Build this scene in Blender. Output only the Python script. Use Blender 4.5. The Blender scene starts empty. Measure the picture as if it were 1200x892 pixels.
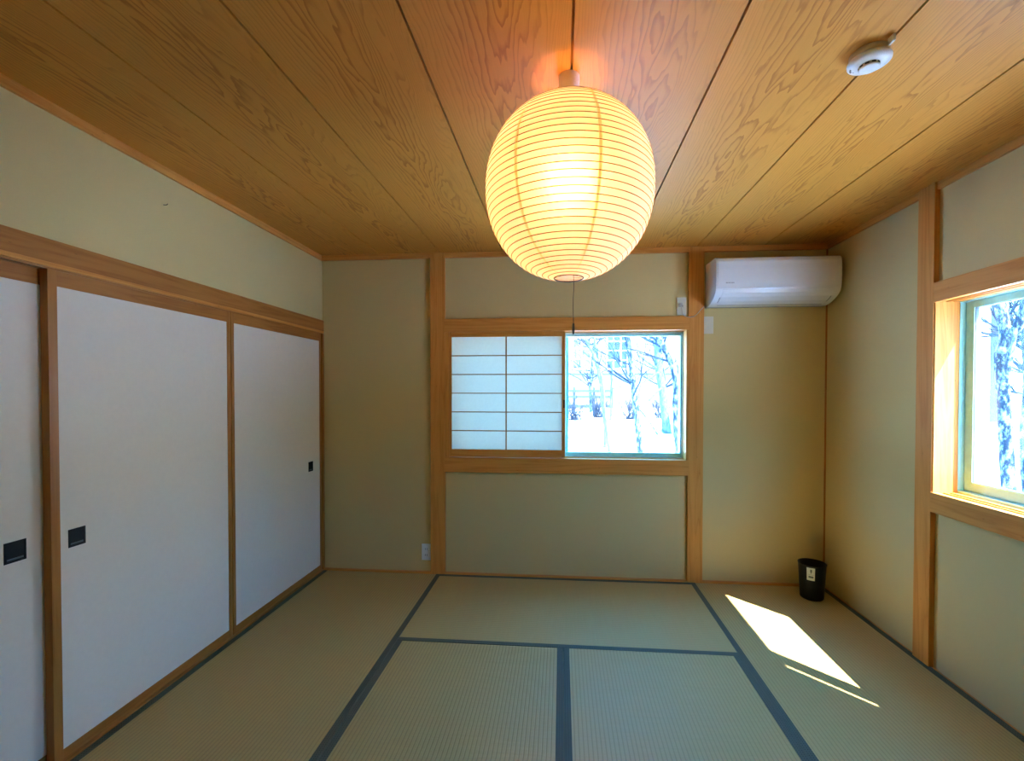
import bpy, bmesh, math, random
from mathutils import Vector, Matrix

C = bpy.context.scene.collection
sc = bpy.context.scene
PI = math.pi
# Room frame: x = right, y = -d (d = distance in front of the back wall), z = up, metres.
W, DEP, H = 3.52, 3.55, 2.315

# ------------------------------------------------------------------ node helpers
class NT:
    def __init__(s, name):
        s.m = bpy.data.materials.new(name); s.m.use_nodes = True
        s.t = s.m.node_tree; s.t.nodes.clear()
        s.out = s.t.nodes.new('ShaderNodeOutputMaterial')
    def n(s, typ, **kw):
        nd = s.t.nodes.new(typ)
        for k, v in kw.items(): setattr(nd, k, v)
        return nd
    def link(s, a, b): s.t.links.new(a, b)
    def put(s, sock, v):
        if hasattr(v, 'is_output'): s.link(v, sock)
        else:
            if sock.type == 'RGBA' and len(v) == 3: v = (*v, 1)
            sock.default_value = v
    def math(s, op, a, b=0.0, c=None):
        nd = s.n('ShaderNodeMath', operation=op)
        s.put(nd.inputs[0], a); s.put(nd.inputs[1], b)
        if c is not None: s.put(nd.inputs[2], c)
        return nd.outputs[0]
    def obj(s):
        return s.n('ShaderNodeTexCoord').outputs['Object']
    def xyz(s, v):
        nd = s.n('ShaderNodeSeparateXYZ'); s.link(v, nd.inputs[0]); return nd.outputs
    def comb(s, x, y, z):
        nd = s.n('ShaderNodeCombineXYZ')
        for i, v in enumerate((x, y, z)): s.put(nd.inputs[i], v)
        return nd.outputs[0]
    def scale(s, v, k):
        nd = s.n('ShaderNodeVectorMath', operation='MULTIPLY'); s.link(v, nd.inputs[0]); s.put(nd.inputs[1], k); return nd.outputs[0]
    def noise(s, v, sc_, det=3.0, rough=.5, dist=0.0):
        nd = s.n('ShaderNodeTexNoise'); s.link(v, nd.inputs['Vector'])
        nd.inputs['Scale'].default_value = sc_; nd.inputs['Detail'].default_value = det
        nd.inputs['Roughness'].default_value = rough; nd.inputs['Distortion'].default_value = dist
        return nd.outputs['Fac']
    def ramp(s, f, stops, interp='LINEAR'):
        nd = s.n('ShaderNodeValToRGB'); s.link(f, nd.inputs[0]); r = nd.color_ramp; r.interpolation = interp
        while len(r.elements) < len(stops): r.elements.new(.5)
        for e, (p, c) in zip(r.elements, stops):
            e.position = p; e.color = (*c, 1) if not isinstance(c, float) else (c, c, c, 1)
        return nd.outputs['Color']
    def mix(s, f, a, b, mode='MIX'):
        nd = s.n('ShaderNodeMix', data_type='RGBA', blend_type=mode)
        s.put(nd.inputs[0], f); s.put(nd.inputs[6], a); s.put(nd.inputs[7], b); return nd.outputs[2]
    def bump(s, h, strength=.3, dist=.002):
        nd = s.n('ShaderNodeBump'); s.link(h, nd.inputs['Height'])
        nd.inputs['Strength'].default_value = strength; nd.inputs['Distance'].default_value = dist; return nd.outputs[0]
    def bsdf(s, col, rough=.6, spec=.4, normal=None, metal=0.0):
        b = s.n('ShaderNodeBsdfPrincipled')
        s.put(b.inputs['Base Color'], col); s.put(b.inputs['Roughness'], rough)
        b.inputs['Specular IOR Level'].default_value = spec; b.inputs['Metallic'].default_value = metal
        if normal is not None: s.link(normal, b.inputs['Normal'])
        return b.outputs[0]
    def done(s, surf): s.link(surf, s.out.inputs[0]); return s.m

def plain(name, col, rough=.5, spec=.4, metal=0.0, var=.06, vs=30):
    t = NT(name); f = t.noise(t.obj(), vs, 2)
    lo = tuple(c*(1-var) for c in col); hi = tuple(min(1, c*(1+var)) for c in col)
    return t.done(t.bsdf(t.ramp(f, [(.3, lo), (.7, hi)]), rough, spec, None, metal))

def wood(name, axis, light, dark, rough=.5, spec=.2, freq=1.0):
    t = NT(name); o = t.obj()
    st = [14.0, 14.0, 14.0]; st['xyz'.index(axis)] = .7
    f1 = t.noise(t.scale(o, tuple(st)), 1.3*freq, 4, .55, .6)
    g = [150.0, 150.0, 150.0]; g['xyz'.index(axis)] = 3.0
    f2 = t.noise(t.scale(o, tuple(g)), 1.0, 2, .6)
    rings = t.math('PINGPONG', t.math('MULTIPLY', f1, 9.0), 1.0)
    f = t.math('ADD', t.math('MULTIPLY', rings, .6), t.math('MULTIPLY', f2, .4))
    knot = t.n('ShaderNodeTexVoronoi'); t.link(t.scale(o, tuple(2.2 if 'xyz'[i] == axis else 7.0 for i in range(3))), knot.inputs['Vector'])
    kf = t.ramp(knot.outputs['Distance'], [(.03, 1.0), (.09, 0.0)])
    col = t.ramp(f, [(.15, light), (.55, tuple((a*.7+b*.3) for a, b in zip(light, dark))), (.95, dark)])
    col = t.mix(t.math('MULTIPLY', kf, .45), col, tuple(c*.35 for c in dark))
    return t.done(t.bsdf(col, rough, spec, t.bump(f2, .15, .0006)))

# ------------------------------------------------------------------ materials
def mat_plaster():
    t = NT('plaster_wall'); o = t.obj()
    f = t.noise(o, 240, 4, .7); g = t.noise(o, 2.5, 3)
    col = t.mix(t.math('MULTIPLY', g, .5), PL1, PL2)
    col = t.mix(t.math('MULTIPLY', f, .22), col, tuple(c*.6 for c in PL1))
    return t.done(t.bsdf(col, .85, .15, t.bump(f, .35, .0012)))
PL1, PL2 = (.60, .475, .215), (.565, .455, .205)
M = {}
M['plaster'] = mat_plaster()
LW, DW = (.64, .285, .062), (.50, .185, .032)
for a in 'xyz':
    M['wood_'+a] = wood('cedar_wood_'+a, a, LW, DW)
    M['dwood_'+a] = wood('fusuma_frame_wood_'+a, a, (.41, .168, .036), (.28, .096, .016), .4)
M['paper_ext'] = plain('exterior_siding', (.74, .72, .72), .8, .2)

def mat_ceiling(b0, bs):
    t = NT('cedar_ceiling_board'); o = t.obj(); x, y, z = t.xyz(o)
    u = t.math('ADD', t.math('DIVIDE', t.math('SUBTRACT', x, b0), bs), 2.0)
    idx = t.math('FLOOR', u); loc = t.math('SUBTRACT', t.math('FRACT', u), .5)          # -.5..5 over one board
    seed = t.math('MULTIPLY', idx, 7.31)
    nv = t.comb(t.math('MULTIPLY', x, 5.5), t.math('ADD', t.math('MULTIPLY', y, .8), seed), seed)
    n1 = t.noise(nv, 1.0, 2.5, .45)
    nv2 = t.comb(t.math('MULTIPLY', x, 17.0), t.math('ADD', t.math('MULTIPLY', y, 3.0), seed), seed)
    n2 = t.noise(nv2, 1.0, 3, .5)
    h = t.math('ADD', t.math('MULTIPLY', t.math('POWER', t.math('ABSOLUTE', t.math('ADD', loc, t.math('MULTIPLY', t.math('SUBTRACT', n1, .5), .5))), 1.6), 24.0),
               t.math('MULTIPLY', y, .9))
    h = t.math('ADD', h, t.math('MULTIPLY', n1, 8.0)); h = t.math('ADD', h, t.math('MULTIPLY', n2, 2.6))
    ring = t.math('FRACT', t.math('MULTIPLY', h, 1.75))
    late = t.ramp(ring, [(.0, 0.0), (.55, .12), (.88, 1.0), (.94, .9), (1.0, 0.0)])
    centre = t.ramp(t.math('ABSOLUTE', loc), [(.08, 1.0), (.40, .35)])
    fine = t.noise(t.comb(t.math('MULTIPLY', x, 260.0), t.math('MULTIPLY', y, 5.0), seed), 1.0, 2, .6)
    f = t.math('MULTIPLY', late, centre)
    base = t.mix(fine, CB1, CB2)
    bt = t.noise(t.comb(seed, 0.0, 0.0), 1.0, 0)
    base = t.mix(t.math('MULTIPLY', bt, .35), base, CB3)
    col = t.mix(t.math('MULTIPLY', f, .72), base, CBD)
    return t.done(t.bsdf(col, .5, .2, t.bump(fine, .12, .0005)))
CB1, CB2, CB3, CBD = (.64, .288, .052), (.56, .236, .034), (.60, .258, .040), (.32, .098, .010)
B0, BS = .4331, .4478
M['ceiling'] = mat_ceiling(B0, BS)
M['groove'] = plain('groove_shadow_gap_wood', (.32, .14, .04), .8)

def mat_tatami(axis):      # axis = the long side, along which the warp stripes run
    t = NT('tatami_rush_'+axis); o = t.obj(); x, y, z = t.xyz(o)
    a, b = (x, y) if axis == 'y' else (y, x)
    wv = t.math('SINE', t.math('MULTIPLY', a, 2*PI/.0165))
    st = t.ramp(t.math('MULTIPLY_ADD', wv, .5, .5), [(.0, 0.0), (.22, .85), (.6, 1.0), (1.0, 1.0)])
    rv = t.comb(t.math('MULTIPLY', a, 18.0), t.math('MULTIPLY', b, 420.0), 0.0)
    rush = t.noise(rv, 1.0, 2, .6)
    strand = t.noise(t.comb(t.math('MULTIPLY', a, 3.0), t.math('MULTIPLY', b, 95.0), 1.0), 1.0, 3, .7)
    rush = t.math('MULTIPLY_ADD', strand, .6, t.math('MULTIPLY', rush, .4))
    big = t.noise(t.comb(t.math('MULTIPLY', a, 1.3), t.math('MULTIPLY', b, 9.0), 3.0), 1.0, 3, .6)
    col = t.mix(rush, TA1, TA2)
    col = t.mix(t.math('MULTIPLY', big, .55), col, TA3)
    col = t.mix(t.math('MULTIPLY', t.math('SUBTRACT', 1.0, st), .40 if axis == 'y' else .25), col, TAD)  # shade of the weave grooves put into the colour
    hgt = t.math('ADD', st, t.math('MULTIPLY', rush, .5))
    return t.done(t.bsdf(col, .55, .35, t.bump(hgt, .45, .0012)))
TA1, TA2, TA3, TAD = (.53, .385, .140), (.37, .27, .090), (.45, .34, .124), (.19, .13, .04)
M['tatami_x'] = mat_tatami('x'); M['tatami_y'] = mat_tatami('y')

def mat_heri(axis):
    t = NT('tatami_cloth_edging_'+axis); o = t.obj(); x, y, z = t.xyz(o)
    a, b = (x, y) if axis == 'y' else (y, x)
    p = .019
    ca = t.math('SINE', t.math('MULTIPLY', t.math('ADD', a, b), 2*PI/p)); cb = t.math('SINE', t.math('MULTIPLY', t.math('SUBTRACT', a, b), 2*PI/p))
    d = t.ramp(t.math('MULTIPLY', ca, cb), [(.55, 0.0), (.7, 1.0)])
    th = t.noise(o, 700, 2)
    col = t.mix(th, (.105, .115, .072), (.074, .084, .054))
    col = t.mix(t.math('MULTIPLY', d, .8), col, (.016, .02, .02))
    return t.done(t.bsdf(col, .7, .25, t.bump(th, .3, .0006)))
M['heri_x'] = mat_heri('x'); M['heri_y'] = mat_heri('y')

def mat_fusuma():
    t = NT('fusuma_paper'); o = t.obj()
    f = t.noise(o, 55, 6, .65); g = t.noise(o, 380, 2)
    col = t.mix(f, (.77, .685, .565), (.69, .615, .505))
    return t.done(t.bsdf(col, .7, .3, t.bump(t.math('ADD', f, t.math('MULTIPLY', g, .3)), .18, .001)))
M['fusuma'] = mat_fusuma()

def mat_translucent(name, col, trans, tcol, k, fwd=0.0):
    t = NT(name); f = t.noise(t.obj(), 70, 5, .7)
    d = t.n('ShaderNodeBsdfDiffuse'); t.put(d.inputs[0], t.ramp(f, [(.3, tuple(c*.95 for c in col)), (.7, col)]))
    tr = t.n('ShaderNodeBsdfTranslucent'); t.put(tr.inputs[0], t.ramp(f, [(.3, tuple(c*.93 for c in tcol)), (.7, tcol)]))
    mx = t.n('ShaderNodeMixShader'); mx.inputs[0].default_value = k
    t.link(d.outputs[0], mx.inputs[1]); t.link(tr.outputs[0], mx.inputs[2])
    if fwd:                                     # a share of the light passes nearly straight through thin paper
        rf = t.n('ShaderNodeBsdfRefraction'); t.put(rf.inputs['Color'], tcol); rf.inputs['Roughness'].default_value = .8; rf.inputs['IOR'].default_value = 1.45
        m2 = t.n('ShaderNodeMixShader'); m2.inputs[0].default_value = fwd
        t.link(mx.outputs[0], m2.inputs[1]); t.link(rf.outputs[0], m2.inputs[2]); return t.done(m2.outputs[0])
    return t.done(mx.outputs[0])
M['shoji'] = mat_translucent('shoji_paper', (.80, .80, .78), .4, (.86, .85, .70), .27)
M['washi'] = mat_translucent('washi_lantern_paper', (.88, .86, .78), .5, (.91, .875, .80), .50, .21)
M['seam'] = mat_translucent('washi_paper_seam', (.86, .81, .60), .5, (.93, .87, .62), .55, .2)
M['bamboo'] = plain('bamboo_rib', (.20, .14, .07), .6)
M['wire'] = plain('thin_dark_wire', (.05, .035, .025), .5)
M['cap_white'] = plain('white_plastic_socket', (.80, .76, .72), .4)
M['black_metal'] = plain('blackened_pull_metal', (.008, .007, .006), .45, .2)
M['black_plastic'] = plain('black_bin_plastic', (.008, .008, .009), .5, .25, 0, .15)
M['ac'] = plain('white_ac_plastic', (.68, .70, .73), .17, .5, 0, .01)
M['mark_grey'] = plain('pale_grey_mark_print', (.30, .31, .33), .5)
M['ac_grey'] = plain('grey_ac_louver_line', (.22, .24, .26), .5)
M['plate'] = plain('off_white_switch_plastic', (.60, .57, .45), .4, .4, 0, .02)
M['outlet'] = plain('white_outlet_plastic', (.74, .76, .78), .35, .4, 0, .02)
M['slot'] = plain('dark_outlet_slot', (.03, .03, .035), .6)
M['cord'] = plain('beige_power_cord', (.50, .44, .36), .5)
M['plug'] = plain('beige_plug_plastic', (.48, .42, .37), .5)
M['detector'] = plain('white_detector_plastic', (.72, .74, .74), .35)
M['detector_base'] = plain('yellowed_detector_base', (.62, .52, .36), .5)  # tan tone of the base and sensor chamber
M['steel'] = plain('pale_steel_clip', (.62, .62, .55), .45, .4, .2)
M['alu'] = plain('grey_beige_sash', (.48, .50, .44), .4, .4)
M['alu_sky_tint'] = plain('sash_with_sky_tint', (.32, .64, .63), .4, .4)  # grey-beige sash with the blue skylight put into its colour
M['gasket'] = plain('dark_window_gasket', (.10, .11, .10), .6)
M['label'] = plain('white_sticker_paper', (.62, .66, .62), .6)
M['label_ink'] = plain('grey_sticker_ink', (.13, .16, .15), .6)
M['subfloor'] = plain('subfloor_board', (.25, .17, .09), .8)
M['concrete'] = plain('grey_foundation_concrete', (.4, .4, .4), .9)

def mat_glass():
    t = NT('window_glass')
    tr = t.n('ShaderNodeBsdfTransparent'); tr.inputs[0].default_value = (.93, .965, .96, 1)
    gl = t.n('ShaderNodeBsdfGlossy'); gl.inputs['Roughness'].default_value = .02
    lw = t.n('ShaderNodeLayerWeight'); lw.inputs[0].default_value = .5
    fr = t.math('MULTIPLY_ADD', t.math('POWER', lw.outputs['Facing'], 5.0), .45, .035)
    mx = t.n('ShaderNodeMixShader'); t.link(fr, mx.inputs[0]); t.link(tr.outputs[0], mx.inputs[1]); t.link(gl.outputs[0], mx.inputs[2])
    return t.done(mx.outputs[0])
M['glass'] = mat_glass()
def mat_snow():
    t = NT('snow'); o = t.obj(); f = t.noise(o, 1.5, 4); g = t.noise(o, 40, 3)
    return t.done(t.bsdf(t.ramp(f, [(.3, (.80, .83, .86)), (.7, (.88, .89, .90))]), .75, .3, t.bump(g, .3, .02)))
M['snow'] = mat_snow()
def mat_bark(name, dark, light, lo, hi):
    t = NT(name); o = t.obj(); f = t.noise(t.scale(o, (1, 1, .45)), 16, 5, .7); g = t.noise(o, 60, 2)
    col = t.ramp(f, [(lo, dark), (hi, light)])
    return t.done(t.bsdf(col, .9, .1, t.bump(g, .5, .01)))
M['bark'] = mat_bark('grey_bark_with_pale_lichen', (.010, .022, .032), (.22, .28, .30), .46, .66)
M['bark_pale'] = mat_bark('pale_birch_bark', (.028, .052, .070), (.12, .16, .18), .35, .7)
M['twig'] = plain('thin_twig_bark', (.016, .032, .045), .9, .1, 0, .5, 8)
M['siding'] = plain('pinkish_grey_house_siding', (.20, .172, .175), .85, .1)
M['house_trim'] = plain('grey_blue_house_trim', (.035, .055, .075), .8)
M['house_glass'] = plain('dark_house_window_pane', (.030, .056, .080), .4, .2)
M['house_frame'] = plain('white_house_window_frame', (.85, .85, .85), .6)
M['house_blind'] = plain('pale_drawn_window_blind', (.085, .10, .115), .8, .1)
M['rail'] = plain('weathered_fence_wood', (.045, .065, .08), .9, .1)
M['shrub'] = plain('dry_winter_shrub', (.030, .040, .052), .9, .1, 0, .5, 6)

# ------------------------------------------------------------------ mesh helpers
def BM(): return bmesh.new()
def box(bm, x0, x1, d0, d1, z0, z1, bev=0.0):
    vs = [bm.verts.new((x, -d, z)) for x in (x0, x1) for d in (d0, d1) for z in (z0, z1)]
    fs = []
    for q in ((0, 1, 3, 2), (4, 6, 7, 5), (0, 4, 5, 1), (2, 3, 7, 6), (0, 2, 6, 4), (1, 5, 7, 3)):
        fs.append(bm.faces.new([vs[i] for i in q]))
    bmesh.ops.recalc_face_normals(bm, faces=fs)
    if bev:
        es = list({e for f in fs for e in f.edges})
        bmesh.ops.bevel(bm, geom=es, offset=bev, segments=2, affect='EDGES', profile=.5)
def wedge(bm, prof, x0, x1, cap=True):
    """extrude a (d, z) profile along x"""
    a = [bm.verts.new((x0, -d, z)) for d, z in prof]; b = [bm.verts.new((x1, -d, z)) for d, z in prof]
    n = len(prof); fs = []
    for i in range(n): fs.append(bm.faces.new((a[i], a[(i+1) % n], b[(i+1) % n], b[i])))
    if cap: fs += [bm.faces.new(a), bm.faces.new(b[::-1])]
    bmesh.ops.recalc_face_normals(bm, faces=fs); return fs
def prism_d(bm, prof, d0, d1):
    """extrude an (x, z) profile along d"""
    a = [bm.verts.new((x, -d0, z)) for x, z in prof]; b = [bm.verts.new((x, -d1, z)) for x, z in prof]
    n = len(prof); fs = [bm.faces.new((a[i], a[(i+1) % n], b[(i+1) % n], b[i])) for i in range(n)]
    fs += [bm.faces.new(a), bm.faces.new(b[::-1])]
    bmesh.ops.recalc_face_normals(bm, faces=fs)
def tube(bm, pts, radii, seg=8, closed=True):
    pts = [Vector(p) for p in pts]
    if not hasattr(radii, '__len__'): radii = [radii]*len(pts)
    rings = []
    t0 = (pts[1]-pts[0]).normalized(); ref = Vector((0, 0, 1)) if abs(t0.z) < .9 else Vector((1, 0, 0))
    nrm = t0.cross(ref).normalized()
    for i, p in enumerate(pts):
        t = (pts[min(i+1, len(pts)-1)]-pts[max(i-1, 0)]).normalized()
        nrm = (nrm - t*nrm.dot(t)).normalized(); b = t.cross(nrm)
        rings.append([bm.verts.new(p + (nrm*math.cos(a)+b*math.sin(a))*radii[i]) for a in [2*PI*k/seg for k in range(seg)]])
    for r, q in zip(rings, rings[1:]):
        for k in range(seg): bm.faces.new((r[k], r[(k+1) % seg], q[(k+1) % seg], q[k])).smooth = True
    if closed: bm.faces.new(rings[0][::-1]); bm.faces.new(rings[-1])
def lathe(bm, prof, cx, cy, seg=48, closed=False, a0=0.0, a1=2*PI, smooth=True):
    full = abs(a1-a0-2*PI) < 1e-6; n = seg if full else seg+1
    rings = [[bm.verts.new((cx+r*math.cos(a0+(a1-a0)*k/seg), cy+r*math.sin(a0+(a1-a0)*k/seg), z)) for k in range(n)] for r, z in prof]
    fs = []
    for r, q in zip(rings, rings[1:]):
        for k in range(seg):
            f = bm.faces.new((r[k], r[(k+1) % n], q[(k+1) % n], q[k])); f.smooth = smooth; fs.append(f)
    if closed: fs += [bm.faces.new(rings[0][::-1]), bm.faces.new(rings[-1])]
    bmesh.ops.recalc_face_normals(bm, faces=fs)
def torus(bm, cx, cy, z, R, r, seg=64, ms=6):
    g = [[bm.verts.new((cx+(R+r*math.cos(b))*math.cos(a), cy+(R+r*math.cos(b))*math.sin(a), z+r*math.sin(b))) for b in [2*PI*j/ms for j in range(ms)]] for a in [2*PI*i/seg for i in range(seg)]]
    for i in range(seg):
        for j in range(ms):
            bm.faces.new((g[i][j], g[i][(j+1) % ms], g[(i+1) % seg][(j+1) % ms], g[(i+1) % seg][j])).smooth = True

def root_of(o):
    while o.parent: o = o.parent
    return o
def obj(name, bm, m, parent=None):
    if parent is not None:
        r = root_of(parent); off = r.location
        bmesh.ops.translate(bm, verts=bm.verts, vec=-off)
    me = bpy.data.meshes.new(name); bm.to_mesh(me); bm.free()
    me.materials.append(M[m] if isinstance(m, str) else m)
    o = bpy.data.objects.new(name, me); C.objects.link(o)
    if parent is not None: o.parent = parent
    return o
def thing(name, label, cat, loc, group=None):
    o = bpy.data.objects.new(name, None); C.objects.link(o); o.location = loc; o.empty_display_size = .1
    return tag(o, label, cat, group)
def tag(o, label, cat, group=None):
    o['label'] = label; o['category'] = cat
    if group: o['group'] = group
    return o
def struct(name, bm, m, parent=None):
    o = obj(name, bm, m, parent)
    if parent is None: o['kind'] = 'structure'
    return o

# ------------------------------------------------------------------ setting: shell
PW = .022                      # plaster lies this far behind the post faces
def wallbox(name, boxes, m='plaster'):
    bm = BM()
    for b in boxes: box(bm, *b)
    return struct(name, bm, m)
ZB, ZT = -.06, 2.40
WX0, WX1, WZ0, WZ1 = .914, 2.617, .741, 1.840          # back window opening with its rails
wallbox('wall_back', [(-.22, WX0, -.20, -PW, ZB, ZT), (WX1, 3.73, -.20, -PW, ZB, ZT), (WX0, WX1, -.20, -PW, ZB, WZ0), (WX0, WX1, -.20, -PW, WZ1, ZT)])
RX = 3.532; RO = 3.72; RD0, RD1 = .897, 2.617            # right wall plaster, outer face, opening
wallbox('wall_right', [(RX, RO, -PW, RD0, ZB, ZT), (RX, RO, RD1, DEP, ZB, ZT), (RX, RO, RD0, RD1, ZB, .7486), (RX, RO, RD0, RD1, 1.839, ZT)])
wallbox('wall_left', [(-.25, -.012, -PW, DEP, 1.82, ZT), (-.30, -.20, -PW, DEP, ZB, 1.82)])
wallbox('wall_front', [(-.30, RO, DEP, DEP+.12, ZB, ZT)])
bm = BM(); box(bm, -.30, RO, -.20, DEP+.1, -.12, -.055); struct('floor', bm, 'subfloor')
bm = BM(); box(bm, -.30, RO, -.20, DEP+.12, -.60, -.12); struct('foundation', bm, 'concrete')
# ceiling: boards with open joints
bm = BM(); e = [-.02]+[B0+BS*i for i in range(7)]+[3.54]
for a, b in zip(e, e[1:]):
    box(bm, a+.004, b-.004, -.03, DEP, H, H+.014)
ce = struct('ceiling', bm, 'ceiling')
bm = BM(); box(bm, -.30, RO, -.20, DEP+.12, H+.014, H+.12); struct('ceiling_backing', bm, 'groove')

bm = BM(); box(bm, -.30, RO, -.20, 7.0, H+.125, 5.2); wedge(bm, [(-.9, 5.2), (3.4, 7.0), (7.6, 5.2)], -.9, 4.3); struct('unseen_shade_storey', bm, 'paper_ext')  # unseen storey and roof, added so the house shades the back yard
# trims ---------------------------------------------------------------
ntrim = [0]
def trim(boxes, m, bev=.0015):
    ntrim[0] += 1; bm = BM()
    for b in boxes: box(bm, *b, bev)
    return struct('trim_%d' % ntrim[0], bm, m)
trim([(.8065, .9135, -.12, 0, -.055, H)], 'wood_z')                  # posts
trim([(2.6175, 2.7205, -.12, 0, -.055, H)], 'wood_z')
RP = 3.508                                                         # face of the right-wall post and rails
trim([(RP, 3.62, .797, .8968, -.055, H)], 'wood_z')
trim([(3.508, 3.62, 2.62, 2.72, -.055, H)], 'wood_z')
CZ = 2.279                                                         # ceiling moulding
trim([(-.03, 3.56, -.03, -.001, CZ, H)], 'wood_x')
trim([(-.03, -.0005, 0, DEP, CZ, H)], 'wood_y')
trim([(3.5185, 3.56, 0, DEP, CZ, H)], 'wood_y')
trim([(-.02, 3.54, DEP-.02, DEP, CZ, H)], 'wood_x')
trim([(-.0005, .8065, -.03, -.001, -.055, .011), (.9135, 2.6175, -.03, -.001, -.055, .011), (2.7205, 3.53, -.03, -.001, -.055, .011)], 'wood_x')   # strips along the tatami
trim([(3.521, 3.54, .0, .797, -.055, -.002), (3.521, 3.54, .8968, DEP, -.055, -.002)], 'wood_y')
trim([(-.02, .0, -PW, -.002, .0, 1.745)], 'dwood_z', .001)             # left corner jamb
trim([(3.524, 3.54, -.03, -.014, .011, CZ)], 'dwood_z', .001)
# head track (kamoi) and sill track of the sliding paper doors
ntrim[0] += 1; bm = BM()
prism_d(bm, [(0, 1.842), (0, 1.764), (-.010, 1.748), (-.012, 1.742), (-.034, 1.742), (-.034, 1.754), (-.041, 1.754), (-.041, 1.742), (-.066, 1.742), (-.066, 1.754), (-.12, 1.754), (-.12, 1.842)], -PW, DEP)
kt = struct('trim_%d' % ntrim[0], bm, 'dwood_y')
bm = BM(); box(bm, -.010, .0015, -PW, DEP, 1.747, 1.7645, .003); obj('track_lip', bm, 'wood_y', kt)  # strip of lighter wood added to make the track's lower band paler
trim([(-.12, -.0005, -PW, DEP, -.055, .006)], 'dwood_y', .001)

# ------------------------------------------------------------------ back window
def ring(bm, x0, x1, z0, z1, w, d0, d1, bev=.001, wl=None, wr=None, wt=None, wb=None):
    wl = w if wl is None else wl; wr = w if wr is None else wr; wt = w if wt is None else wt; wb = w if wb is None else wb
    box(bm, x0, x0+wl, d0, d1, z0, z1, bev); box(bm, x1-wr, x1, d0, d1, z0, z1, bev)
    box(bm, x0+wl, x1-wr, d0, d1, z0, z0+wb, bev); box(bm, x0+wl, x1-wr, d0, d1, z1-wt, z1, bev)
bm = BM()
box(bm, WX0-.004, WX1+.004, -.082, .003, 1.747, 1.841, .0015)       # head rail
w1 = struct('window_1', bm, 'wood_x')
bm = BM(); box(bm, WX0-.004, WX1+.004, -.082, .004, .741, .848, .0015); obj('window_sill', bm, 'wood_x', w1)
for x0, x1 in ((WX0, .9435), (2.6045, WX1)):
    bm = BM(); box(bm, x0, x1, -.082, -.001, .848, 1.747, .001); obj('window_jamb', bm, 'wood_z', w1)
bm = BM()
for z0, z1 in ((.848, .852), (1.743, 1.747)):                        # guide lips between the paper-screen tracks
    box(bm, .9285, 2.6045, -.041, -.036, z0, z1); box(bm, .9285, 2.6045, -.080, -.076, z0, z1)
obj('screen_track', bm, 'wood_x', w1)
bm = BM(); ring(bm, WX0, WX1, .835, 1.752, .018, -.195, -.083); obj('window_frame', bm, 'alu', w1)
for x0, x1, d0, d1 in ((1.755, 2.600, -.125, -.095), (.930, 1.800, -.165, -.135)):
    bm = BM(); ring(bm, x0, x1, .853, 1.735, .03, d0, d1, .001, None, .012 if x1 > 2 else None, .018, .030); s = obj('window_sash', bm, 'alu_sky_tint', w1)
    bm = BM(); box(bm, x0+.012, x1-.006, (d0+d1)/2-.002, (d0+d1)/2+.002, .87, 1.725); obj('glass_pane', bm, 'glass', s)

# sliding paper screen (shoji) in the left half
def shoji(x0, x1, z0, z1, d0, d1, cols, rows, root, flip=False, knob=True):
    """flip=False: panel spans x at depth d; flip=True: panel spans d (x0..x1 are d values) at x between d0..d1"""
    def bx(bm, a0, a1, b0, b1, c0, c1, bev=0.0):
        if flip: box(bm, b0, b1, a0, a1, c0, c1, bev)
        else: box(bm, a0, a1, b0, b1, c0, c1, bev)
    st, tr, br = .0235, .034, .052
    for a, b in ((x0, x0+.0135 if not flip else x0+st), (x1-st, x1)):
        bm = BM(); bx(bm, a, b, d0, d1, z0, z1, .001); s = obj('stile', bm, 'wood_z', root)
    if knob:
        bm = BM(); box(bm, x1-.013, x1-.003, d1-.003, d1+.0012, 1.205, 1.262, .001); obj('finger_pull', bm, 'black_metal', s)
    lx = 'wood_x' if not flip else 'wood_y'
    ix0 = x0+(.0135 if not flip else st); ix1 = x1-st
    bm = BM(); bx(bm, ix0, ix1, d0, d1, z1-tr, z1, .001); obj('top_rail', bm, lx, root)
    bm = BM(); bx(bm, ix0, ix1, d0, d1, z0, z0+br, .001); obj('bottom_rail', bm, lx, root)
    pd = (d0+d1)/2
    bm = BM(); pz0, pz1 = z0+br, z1-tr
    for k in range(1, rows):
        z = pz0+(pz1-pz0)*k/rows; bx(bm, ix0, ix1, pd-.004 if not flip else pd-.008, pd+.008 if not flip else pd+.004, z-.0032, z+.0032)
    for k in range(1, cols):
        a = ix0+(ix1-ix0)*k/cols; bx(bm, a-.0042, a+.0042, pd-.004 if not flip else pd-.008, pd+.0085 if not flip else pd+.004, pz0, pz1)
    obj('lattice', bm, 'dwood_x' if not flip else 'wood_y', root)
    bm = BM(); p = pd-.006 if not flip else pd+.006; bx(bm, ix0, ix1, p-.0008, p+.0008, pz0, pz1); obj('paper', bm, 'shoji', root)
r = thing('shoji_screen', 'wooden lattice paper screen of twelve white panes covering the left half of the back window', 'shoji screen', (1.36, .02, .852))
shoji(.9440, 1.7745, .8525, 1.7465, -.034, -.008, 2, 6, r)
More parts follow.
